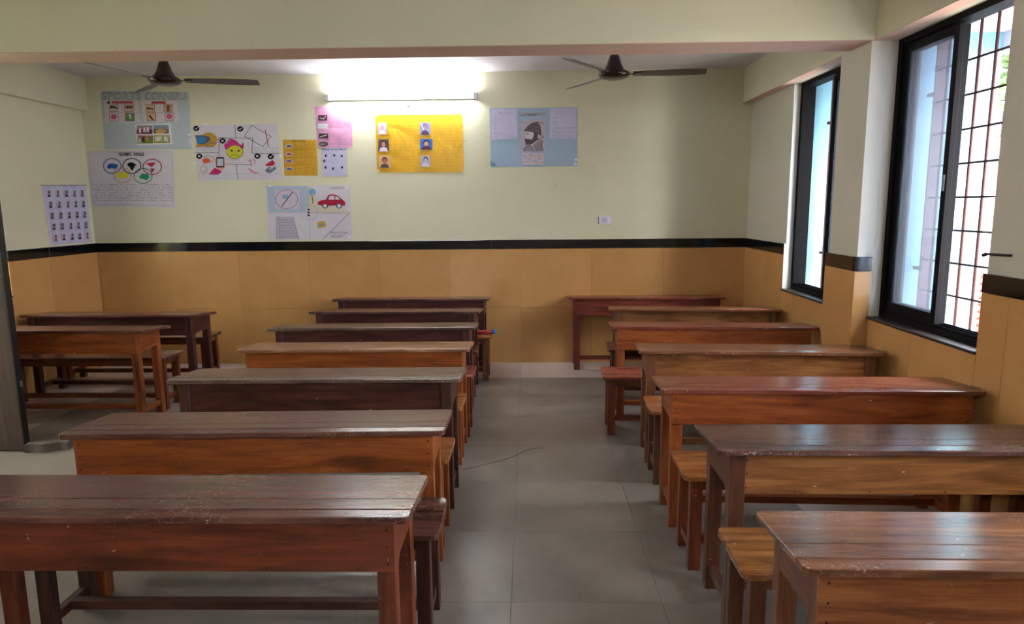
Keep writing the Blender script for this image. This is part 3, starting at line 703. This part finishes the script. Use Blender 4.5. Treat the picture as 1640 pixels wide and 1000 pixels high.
p.patch('tiger_picture', [(201, 171), (206, 169.5), (213, 170), (214, 172), (210, 175), (208, 173), (205, 175), (202, 173)], '#7a3a30', 3)
def flower(cx, cy):
    pts = []
    for k in range(16):
        rr = 5.4 if k % 2 == 0 else 3.4; a = R(22.5*k); pts.append((cx+rr*math.cos(a), cy+rr*.85*math.sin(a)))
    p.patch('lotus_flower', pts, '#c92f74', 3); p.disc('lotus_heart', cx, cy, 1.6, 1.4, '#e88ab4', 3.4, 10)
flower(183, 187.5); flower(272, 186.8)
p.patch('player_picture', [(207, 183), (210, 183), (211, 190), (209, 191), (207.5, 187)], '#c8d4dc', 3)
p.rect('pitch_grass', 201.8, 187, 215, 193, '#6d8f4a', 2.8)
p.patch('flag_picture', [(236, 172), (240, 173), (247, 174.5), (247, 176), (240, 175), (236, 175.5)], '#1f2422', 3)
p.patch('bird_picture', [(239.5, 182.5), (242, 186), (246, 191), (247.5, 193), (244, 192), (240, 187)], '#1e1a1c', 3)
p.patch('lion_emblem', [(267, 178.5), (268.5, 173.5), (266.5, 171), (270, 168.5), (273.5, 171), (271.5, 173.5), (273, 178.5)], '#8a4a26', 3)
def sport(x0, y0, x1, y1, sky, land, fig, n, seed):
    rnd = random.Random(seed); p.rect('sports_photo', x0, y0, x1, y1, sky, 2); p.rect('sports_ground', x0, y0+(y1-y0)*.5, x1, y1, land, 2.4)
    for k in range(n):
        cx = rnd.uniform(x0+3, x1-3); cy = (y0+y1)/2+rnd.uniform(-1, 2)
        p.patch('player_figure', [(cx-1, cy-4), (cx+1, cy-4), (cx+1.6, cy), (cx+2, cy+4), (cx+.6, cy+4), (cx, cy+1), (cx-1, cy+4), (cx-2, cy+3.6)], fig[k % len(fig)], 3)
sport(219.5, 201, 245, 215, '#9a8a92', '#6e3b44', ['#e4dde2', '#efe8ec'], 3, 1)
sport(246.5, 200.5, 271, 214, '#8696a8', '#5c5960', ['#a0848c'], 1, 2); p.patch('stadium_picture', [(249, 210), (258, 206), (267, 209), (263, 214), (253, 214.5)], '#d0a060', 3.2)
sport(221, 217, 246, 230, '#8a7268', '#6f8a3c', ['#d8d2c8', '#7d4a48', '#c8a24c'], 5, 3)
sport(247, 216.5, 273, 229.5, '#a8a878', '#93a04e', ['#e6e2dc', '#cbd0d8'], 5, 4)
p.tape([(304, 216), (305, 224), (306, 230), (161, 147)])

# olympic rings
p = Poster('rings_poster', 'white OLYMPIC RINGS poster below the sports poster with five coloured rings', [(140, 242), (278, 241), (281, 333), (147, 330)], M_PWHITE)
p.stroke('ruled_border', [[(143, 244), (276, 243.5), (278.5, 330), (150, 327.5), (143, 244)]], .4, '#9c94a6')
p.text('title_lettering', 'OLYMPIC', 191, 244.5, 212, 250, '#3c4448'); p.text('title_lettering', 'RINGS', 215, 244.5, 232, 250, '#3c4448')
p.ring('blue_ring', 180.5, 266, 14, 12, 1.2, '#3f5c9c', 2.4); p.ring('black_ring', 212, 266, 14.5, 12, 1.3, '#26262c', 2.4); p.ring('red_ring', 244.5, 267.5, 14.7, 12.2, 1.3, '#a8284a', 2.4)
p.ring('yellow_ring', 197, 281, 14.2, 11.8, 1.1, '#cda45c', 2.8); p.ring('green_ring', 230, 282, 14.5, 12, 1.2, '#2f7a58', 2.8)
p.patch('blue_continent', [(172, 267), (175, 263), (181, 262), (190, 264), (189, 268), (185, 271), (180, 269.5), (175, 271)], '#2a5da6', 3)
p.patch('black_continent', [(205, 262), (212, 260), (219, 263.5), (216, 268), (213, 274), (210, 271), (208, 267), (205, 266)], '#141418', 3)
p.patch('red_continent', [(234, 262), (242, 261), (250, 260), (247, 265), (243, 268), (240, 265.5)], '#c42a50', 3); p.patch('red_continent', [(242, 270), (249, 270.5), (246, 275), (243.5, 278)], '#c42a50', 3)
p.patch('yellow_continent', [(187, 279), (192, 276), (200, 275.5), (207, 279), (205, 285), (196, 287), (189, 284)], '#e0d83c', 3)
p.patch('green_continent', [(224, 283), (229, 278), (233, 279.5), (237, 277.5), (240, 284), (236, 289), (230, 286.5), (225, 286)], '#1f9060', 3)
p.scribble('handwriting', [(149+k*.6, 277+k*.2, 296+k*4.2) for k in range(7)], '#5c5866', .42, 1.1, 5)
p.scribble('signature', [(192, 216, 327)], '#c0607a', .4, .9, 9)

# safety poster with the fiery face
p = Poster('safety_poster', 'white poster with yellow frowning face and pink flames, helmet, phone and shoes drawn around it', [(308, 201), (444, 198), (451, 288), (318, 290)], M_PWHITE)
p.stroke('panel_line', [[(377, 201), (378, 221)], [(350.5, 221), (405, 221.5)], [(350.5, 221), (352, 262)], [(405, 221.5), (404, 246)], [(313, 245), (351, 245)], [(404, 246), (447, 246.5)], [(379, 263), (381.5, 288)], [(361, 263), (402, 264)]], .7, '#2c2a30')
p.stroke('ruled_line', [[(314, 238), (350, 238)], [(317, 278.5), (380, 278.5)], [(381, 278.5), (449, 278)], [(406, 237), (446, 237)]], .35, '#8a8494')
for cx, cy, kind in ((315, 206, 1), (385.3, 206.7, 1), (357, 225.8, 0), (319.7, 250.5, 0), (412.7, 250.3, 0), (434, 251, 1)):
    p.disc('black_badge', cx, cy, 4.9, 4.4, '#141416', 2)
    p.stroke('tick_mark' if kind else 'cross_mark', [[(cx-2, cy), (cx-.4, cy+1.6), (cx+2.4, cy-1.8)]] if kind else [[(cx-1.8, cy-1.6), (cx+1.8, cy+1.6)], [(cx+1.8, cy-1.6), (cx-1.8, cy+1.6)]], .8, '#f0eef2', 3)
p.patch('helmet_shell', [(314, 236), (316, 231), (322, 220), (328, 214), (337, 212), (345, 216), (348.5, 223), (347, 232), (341, 235), (330, 235)], '#c2923c', 2)
p.patch('helmet_shadow', [(313, 217), (325, 216.5), (335, 219), (338.5, 223), (333, 228), (328, 232), (317, 231)], '#5c6470', 2.4)
p.patch('helmet_visor', [(316, 221), (324, 219), (331.5, 222.5), (329, 229), (318, 231)], '#3a82be', 2.8)
p.stroke('helmet_band', [[(330, 233), (338, 229), (347, 229.5)], [(329, 235.5), (342, 235)]], 1.1, '#6a7884', 3)
p.patch('pink_flames', [(361.5, 240), (359.5, 233), (362, 229), (363.5, 231), (366, 225), (371, 227.5), (366, 223.3), (372, 222.5), (379, 225.5), (384, 231), (387, 232.5), (390, 228), (391.2, 235), (388.5, 240), (384, 235.5), (376, 233.5), (368, 235.5)], '#c8307e', 2)
p.disc('frowning_face', 376.8, 243.7, 13.2, 11.4, '#3c3a20', 2.4, 30); p.disc('frowning_face', 376.8, 243.7, 12.6, 10.8, '#cfca3c', 2.8, 30)
p.patch('eye', [(369, 240), (374.5, 241.3), (372.5, 243.2), (370.5, 242.6)], '#16161a', 3.2); p.patch('eye', [(380, 241.5), (385.2, 240.4), (384, 243), (382, 243.4)], '#16161a', 3.2)
p.stroke('frown', [[(370, 250.8), (373, 248.6), (377, 247.8), (381, 248.8), (384, 251.4)]], .6, '#2a2818', 3.2)
p.stroke('drawn_board', [[(403.5, 201), (434.5, 219), (421.5, 235), (391.5, 218.5), (403.5, 201)]], .7, '#3a3a44', 2.4)
p.stroke('red_pencil', [[(425.5, 208), (427.5, 219), (430.5, 235)]], 1.3, '#b84a44', 3)
p.disc('speech_bubble', 331, 257.5, 6.2, 4, '#d8592c', 2.4); p.patch('speech_bubble', [(327, 260), (331, 261), (326.5, 263)], '#d8592c', 2.4)
p.stroke('speech_bubble', [[(327, 252), (332, 249.6), (339, 250.5), (343, 254), (341, 259), (336, 260)]], .6, '#a84a3a', 2.4)
p.ring('drawn_circle', 327, 271.5, 5.6, 5.6, .5, '#4a4650'); p.stroke('hand_outline', [[(326, 275), (329, 271), (330, 276)]], .6, '#c88a70')
p.patch('phone_hand', [(344, 256), (348, 254), (360, 258), (361, 267), (356, 273), (348, 271)], '#e0a080', 2)
p.rect('phone_body', 347, 252, 359.5, 268.5, '#222228', 2.4); p.rect('phone_screen', 348.3, 254.2, 358.2, 266, '#c4ccd2', 2.8)
p.patch('pink_sleeve', [(344, 269), (356.5, 274.5), (350, 280), (335, 279.5)], '#c22f72', 2.6)
p.stroke('pink_shoes', [[(398.5, 259), (401, 256), (403, 258), (402, 263), (404, 265)], [(406, 255), (408.5, 257), (409, 262)]], 1.0, '#a84858', 2.4)
p.patch('high_heel', [(397, 269), (402, 271), (408, 275), (417, 278), (408, 278), (403, 275), (403, 278), (401, 274)], '#d48aa8', 2.4)
p.patch('red_shoe', [(425, 264), (431, 260.5), (437, 256.5), (441, 262), (437, 266), (427, 266)], '#b42a44', 2.4)
p.patch('grey_trainer', [(425, 273), (431, 267), (437, 269.5), (441, 266), (443, 270), (439, 274), (432, 277.5), (427, 276)], '#6f7a88', 2.4)
p.stroke('shoe_laces', [[(431, 269), (434, 273)], [(434, 268.5), (437, 272.5)]], .7, '#e8e6ec', 3)
p.scribble('red_handwriting', [(363, 397, 256.5), (371, 392, 260.5), (407, 445, 240), (407, 445, 243.8), (395, 440, 281), (402, 432, 285)], '#b8808c', .35, .7, 3)
p.scribble('blue_handwriting', [(324, 349, 241), (318, 378, 281.5), (319, 376, 285.5)], '#8c8aa4', .35, .7, 4)
p.tape([(304.5, 226), (306, 228), (312, 262), (444, 201), (450, 250), (330, 200)])

# mustard shoe chart
p = Poster('mustard_chart', 'small mustard yellow table chart with four little shoe pictures', [(453, 224), (507, 224), (509, 281.5), (456, 281.5)], M_PYEL2)
p.stroke('table_line', [[(472, 226), (473, 281)], [(489, 226), (490, 281)], [(455, 241), (508, 240.5)], [(455, 253), (508, 252.5)], [(455, 265), (508, 264.5)]], .4, '#8c6c1c')
for k, (cy, cc) in enumerate(((234, '#3f4a86'), (247, '#8c4474'), (258, '#6a4a78'), (270.5, '#4f6878'))):
    p.patch('shoe_picture', [(457, cy+1), (461, cy-2.6), (468, cy-1.5), (470, cy+2), (458, cy+2.8)], '#cfc8da', 1.8); p.patch('shoe_picture', [(458.5, cy+.8), (462, cy-1.8), (467, cy-.8), (468.5, cy+1.4), (460, cy+1.8)], cc, 2.4)
p.text('title_lettering', 'NEW SHOES', 468, 224.6, 489, 227, '#6a5218')
p.scribble('handwriting', [(474, 487, y) for y in (234.5, 238, 246, 248.5, 259.5, 262.5, 271, 275)]+[(491, 505, y) for y in (229, 232, 235, 238, 244, 247, 250, 256, 259, 262, 268, 271, 274, 277)], '#7c6020', .4, .6, 8)

# pink chart
p = Poster('pink_chart', 'bright pink poster with four small dark pictures, hung above the lilac sheet', [(504, 171), (563, 171.5), (565, 236.5), (509, 236)], M_PPINK)
for x0, y0, x1, y1, cc in ((510, 184.5, 524.5, 193.5, '#4a2c34'), (509.5, 198.5, 525, 206.5, '#c9d0cc'), (511, 214, 526, 222, '#40352f')):
    p.rect('pasted_picture', x0, y0, x1, y1, cc, 2)
p.stroke('pale_highlight', [[(513, 189), (518, 191), (522, 187)], [(513, 219.5), (519, 218), (524, 216)]], 1.2, '#e0d8d0', 2.6)
p.disc('pasted_picture', 518.5, 231, 7.4, 4, '#554a4e', 2); p.disc('pale_highlight', 517, 231, 4, 1.2, '#9a9296', 2.6)
p.stroke('table_line', [[(527, 188), (528, 235)], [(541, 186), (542, 235)], [(509, 197), (562, 197)], [(510, 210), (563, 210)], [(510, 224), (564, 224)]], .35, '#b878a4')
p.scribble('handwriting', [(528, 540, y) for y in (202, 204.5, 217, 219.5, 229, 231)]+[(543, 560, y) for y in (199, 202, 205, 213, 216, 219, 222, 228, 231)], '#a06a94', .35, .7, 12)

# phases of the moon
p = Poster('moon_sheet', 'small lilac sheet of moon phases hung under the pink poster', [(515, 237), (556, 237), (556, 283), (517, 282.5)], M_PLIL)
p.text('title_lettering', 'Phases of the Moon', 516, 238, 555.5, 241, '#4c4a60')
for k, (cx, cy) in enumerate(((523, 249.5), (535, 249.2), (547, 250), (519.8, 258), (550.5, 259.5), (522.5, 268.5), (534.3, 270.3), (547.5, 268.3))):
    if k == 4: p.ring('moon_phase', cx, cy, 2.6, 2.6, .3, '#8c88a0'); continue
    p.disc('moon_phase', cx, cy, 2.4, 2.4, '#aaa8c0' if k != 3 else '#6a6a7c', 2)
    if k != 3: p.disc('moon_shadow', cx, cy, 2.4, 2.4, '#18181e', 2.5, 12, *((90, 270) if k in (0, 5, 6) else (-90, 90)))
p.ring('moon_phase', 536.5, 260, 4, 5, .35, '#9c98b0')

# yellow portrait poster
p = Poster('portrait_poster', 'large shiny golden yellow poster with six portraits, under the tube light', [(601, 184), (741, 183), (743, 276.5), (604, 276.5)], M_PYEL)
p.portrait(612.5, 206, 13.5, 18.5, '#bcb4d0', '#c89a90', '#c8c4d8', '#d8d4e6')
p.portrait(614.5, 233, 17, 19.5, '#4f4a4e', '#c88a7c', '#2e2220', '#e0d4e8')
p.portrait(616.5, 259.5, 18, 19, '#dbb090', '#b86a52', '#5a4034', '#5c5650')
p.portrait(681, 206.5, 16.5, 20, '#8a94be', '#b08494', '#70607e', '#4a3c50'); p.stroke('raised_blade', [[(674.5, 198), (679, 208)]], 1.2, '#d8e2f0', 4)
p.portrait(683, 231.7, 19.5, 17.5, '#3a68b4', '#c49480', '#33262c', '#5a3038')
p.portrait(682, 258.5, 14, 17.5, '#b0a8c4', '#b8b2cc', '#54506a', '#cfc8dc')
p.scribble('handwriting', [(625+(k % 3)*2, 672, 196+k*5.0) for k in range(16)]+[(693, 738, 196+k*5.0) for k in range(16)], '#b88a24', .35, .7, 21)
p.scribble('name_caption', [(608, 624, 217), (608, 622, 246), (611, 623, 272.6), (674, 690, 219), (675, 692, 243.2), (696, 698, 243.2), (676, 690, 269.6)], '#8a5a20', .5, .5, 22)
p.tape([(602, 186), (741, 185), (742, 208), (606, 274), (742, 274)], '#e8d8a0')
p.stroke('old_tape', [[(594, 178.5), (601, 184)], [(592, 192), (600, 187)], [(741, 186.5), (748, 188)], [(742, 225.5), (748, 225.7)]], .7, '#a89c86', 0)

# blue history poster
p = Poster('history_poster', 'sky blue poster with a pencil drawing of a bearded man in a turban', [(784, 173.5), (925, 172), (925, 266), (786, 268)], M_PSKY)
p.patch('typed_sheet', [(786, 175), (827.5, 175), (829, 222.5), (787, 224)], M_PLIL, 1); p.patch('typed_sheet', [(880.5, 174), (922, 173.5), (923, 222), (880, 222)], M_PLIL, 1)
p.patch('drawing_sheet', [(833.5, 194), (873, 193), (872.5, 242.5), (835, 243)], M_PCARD2, 1)
p.patch('caption_sheet', [(836.5, 245), (871, 245.5), (870, 264), (837, 264)], M_PCARD, 1)
p.patch('title_strip', [(831, 181), (875, 179), (875.5, 186), (832, 187)], '#a9b0bb', 1.5); p.scribble('title_lettering', [(832.5, 874, 183), (833, 860, 185)], '#6c6470', .9, 1.3, 31)
p.scribble('typed_text', [(799, 818, 180.5), (800, 824, 183)]+[(790, 796, y) for y in (188, 190, 193, 196, 199, 202, 206, 209, 212)]+[(791, 826, y) for y in (213.5, 216, 218.5, 221)], '#77708c', .35, .5, 32)
p.scribble('typed_text', [(892, 912, 179), (887, 920, 182)]+[(885, 893, y) for y in (186, 188, 190, 195, 199, 201)]+[(885, 921, y) for y in (205, 207, 211, 213, 216.5, 219.5)], '#77708c', .35, .5, 33)
p.scribble('purple_handwriting', [(838, 869, 247.5+k*2.6) for k in range(6)], '#8a5c94', .45, 1.1, 34)
K = '#3e3a42'
p.patch('turban', [(839.5, 209.5), (846, 202), (852, 197.5), (860, 196), (864, 201), (865.5, 208), (866, 216), (856, 211.5), (845, 210.2)], '#6a646e', 2)
p.stroke('turban_folds', [[(839.5, 209.8), (845, 210.3), (856, 211.6), (866, 216.5)], [(839.5, 209.5), (846, 202), (852, 197.5), (861, 195.6), (865, 201), (866.5, 214)], [(845, 205.5), (856, 205), (865, 208)], [(849, 201.5), (858, 200.5), (864, 202)], [(862, 196), (868, 196.5), (871.5, 199.5)]], .8, K, 3)
p.patch('bearded_head', [(841, 211), (854.5, 211.5), (866, 217), (864, 223), (858, 226), (852, 231), (842, 232.5), (840.5, 224)], '#57525c', 2)
p.patch('face', [(842, 211), (848, 211.2), (854, 212), (855.2, 217), (852, 223.5), (842, 222.5), (840.5, 220), (842, 218), (839.2, 216.5)], '#d2ccd4', 2.6)
p.disc('ear', 863, 219, 2.3, 3.6, '#bab2bc', 2.6); p.stroke('eye', [[(842.5, 215.5), (845.5, 215.3)], [(842, 213.5), (847, 214.5)]], .8, '#2a2830', 3.4)
p.patch('robe', [(838.5, 242), (840, 237), (848, 232), (856, 242.4)], '#98909c', 2.2); p.patch('robe', [(855, 236), (862, 229), (868, 224), (868, 231), (870, 242), (857, 242.4)], '#8f8793', 2.2)
p.stroke('robe_outline', [[(838.3, 242), (840, 237), (848, 232), (855.5, 242.4)], [(853, 236), (861, 228), (868.5, 221), (870, 219)], [(868.5, 226), (867.5, 232), (870, 242)], [(866, 214), (870, 220)]], .9, K, 3)
p.patch('dark_corner', [(786, 257), (792, 262), (797, 266), (786.5, 266.5)], '#6f8fa8', 2); p.tape([(922, 256), (921, 263)], '#e8eef4')
p.stroke('old_tape', [[(779, 219.5), (786, 219.6)], [(779, 266), (786, 259)], [(925, 216), (929, 216)]], .6, '#a89c86', 0)

# road safety poster
p = Poster('road_sign_poster', 'crumpled white and blue road safety poster with a drawn red car', [(427, 297.5), (560, 297), (564.5, 383.5), (430.5, 383.5)], M_PWHITE)
p.patch('blue_panel', [(427.5, 298), (493, 298.5), (494, 340), (430, 340)], paper('blue_wash', '#b2c1d6'), 1)
p.patch('pale_corner', [(441, 304), (480, 304), (480, 335), (442, 335)], paper('pale_wash', '#d3c6d6'), 1.5)
p.patch('cream_panel', [(493, 299), (500, 299), (510, 326), (560, 339), (560, 341), (494, 341)], paper('cream_wash', '#d6d0bc'), 1)
p.ring('prohibition_ring', 459.5, 319.5, 17.8, 14.8, .7, '#8c3a56', 2.4, 36); p.stroke('prohibition_bar', [[(451.5, 331), (469, 308)]], 1.3, '#54304a', 3)
p.rect('drawn_truck', 453, 312, 462, 319, '#8aa8c4', 2.2); p.stroke('truck_lines', [[(452, 319), (452, 327)], [(462, 308), (462.5, 310)], [(465.5, 318), (465.5, 329)]], .35, '#8a86a0', 2)
p.stroke('panel_line', [[(494, 300), (497, 383)], [(430, 341), (561, 341)]], .45, '#8e8898')
p.disc('sign_board', 500.5, 307.5, 5.6, 5, '#7cacd4', 2.4); p.stroke('sign_post', [[(500, 312), (501.5, 326)]], 1.2, '#5e6068', 2.4)
p.patch('car_body', [(509.5, 328), (510, 323), (516, 320.5), (522.5, 320), (526, 313), (532, 311), (540, 313), (548, 319), (553.5, 324), (552.5, 330), (540, 329), (524, 330), (514, 329)], '#a8213c', 2.4)
p.patch('car_window', [(526, 319.8), (528.5, 314), (535.8, 313.6), (536, 320)], '#d6d0dc', 2.8); p.patch('car_window', [(537.5, 314), (541, 315.5), (545, 319.5), (537.5, 320)], '#d6d0dc', 2.8)
for cx in (521, 543.5): p.disc('car_wheel', cx, 330, 4.9, 4.2, '#5c5c64', 2.9); p.disc('wheel_hub', cx, 330, 2.9, 2.5, '#dcdae2', 3.2)
p.ring('centre_circle', 495, 340, 14, 12, .4, '#8c9cb4'); p.rect('traffic_light', 491.5, 333.5, 498, 348.5, '#cfc6d4', 2.5)
for cy, cc in ((336, '#2a1420'), (340.5, '#6a3c44'), (344.8, '#20141c')): p.disc('traffic_lamp', 494.7, cy, 1.9, 1.6, cc, 3)
p.patch('zebra_crossing', [(443, 347), (470, 347), (480, 383), (442, 383)], '#bab4c4', 1.8)
p.stroke('zebra_lines', [[(443.5, 346), (442.5, 383)], [(446.5, 346), (449, 383)], [(470, 346), (478, 383)]]+[[(447.5, 352+4.6*k), (471+k, 352+4.4*k)] for k in range(7)], .6, '#8a8598', 2.4)
p.patch('drawn_whistle', [(507, 358), (512, 354.5), (519, 354.2), (522, 358), (522, 364), (508, 366), (509, 362.5), (516, 361)], '#c2a23c', 2.4); p.patch('whistle_mouth', [(509, 360), (519, 358.5), (518, 361.5), (509, 362.5)], '#8f8ca0', 2.8)
p.stroke('diagonal_line', [[(518, 383), (559, 342)]], .9, '#7d7884', 2.4)
p.text('lettering', 'SAFETY', 529, 299.8, 551, 303, '#9a8f98'); p.text('lettering', 'RULES OF ROAD', 530, 371, 557, 374.5, '#8a8490'); p.text('lettering', 'AND SAFETY', 530, 376.5, 550, 380.5, '#8a8490')
p.tape([(556, 300), (433, 298), (560, 380)])

# sheet of little portraits on the door side wall
p = Poster('portrait_chart', 'white chart with five rows of tiny portraits on the door side wall', [(66, 297), (137, 297), (147.5, 387.5), (81, 393)], M_PLIL, surf=on_left, group=None)
rnd = random.Random(11)
for r_ in range(5):
    for c_ in range(5):
        u = (.13, .33, .53, .71, .89)[c_]; v = .14+.185*r_
        tl, tr_, br_, bl = Vector((66, 297)), Vector((137, 297)), Vector((147.5, 387.5)), Vector((81, 393))
        q = tl.lerp(tr_, u).lerp(bl.lerp(br_, u), v)
        p.portrait(q.x, q.y, 6.4-.35*c_, 10.5, ['#b9b6c8', '#cdb4c2', '#a9a8ba'][rnd.randrange(3)], '#7d6468', '#2a262e', ['#4a4656', '#6c5260', '#2e2c38'][rnd.randrange(3)])
p.stroke('ruled_line', [[(68+3.4*k, 316+18.5*k), (139.5+2.2*k, 315+17.2*k)] for k in range(4)], .35, '#b0adc4')
p.scribble('title_lettering', [(71, 86, 299.8), (100, 124, 299.6)], '#8c7a90', .5, .6, 3)
p.stroke('rolled_edge', [[(63, 297), (137, 296.8)]], 1.3, '#8c867c', 3)

# short black wire stub in the wall beside the near window
wb = thing('wall_bracket', 'short black iron stub in the wall edge beside the near window', 'bracket', (PXR, 3.30, 1.405))
bm = bmesh.new(); tube(bm, (-.02, .09, 0), (-.006, -.06, .004), .006, n=8); tube(bm, (-.02, .09, 0), (-.03, .105, -.008), .009, n=8); mesh_obj('iron_stub', bm, plain('black_iron', '#18161a', .6), wb)
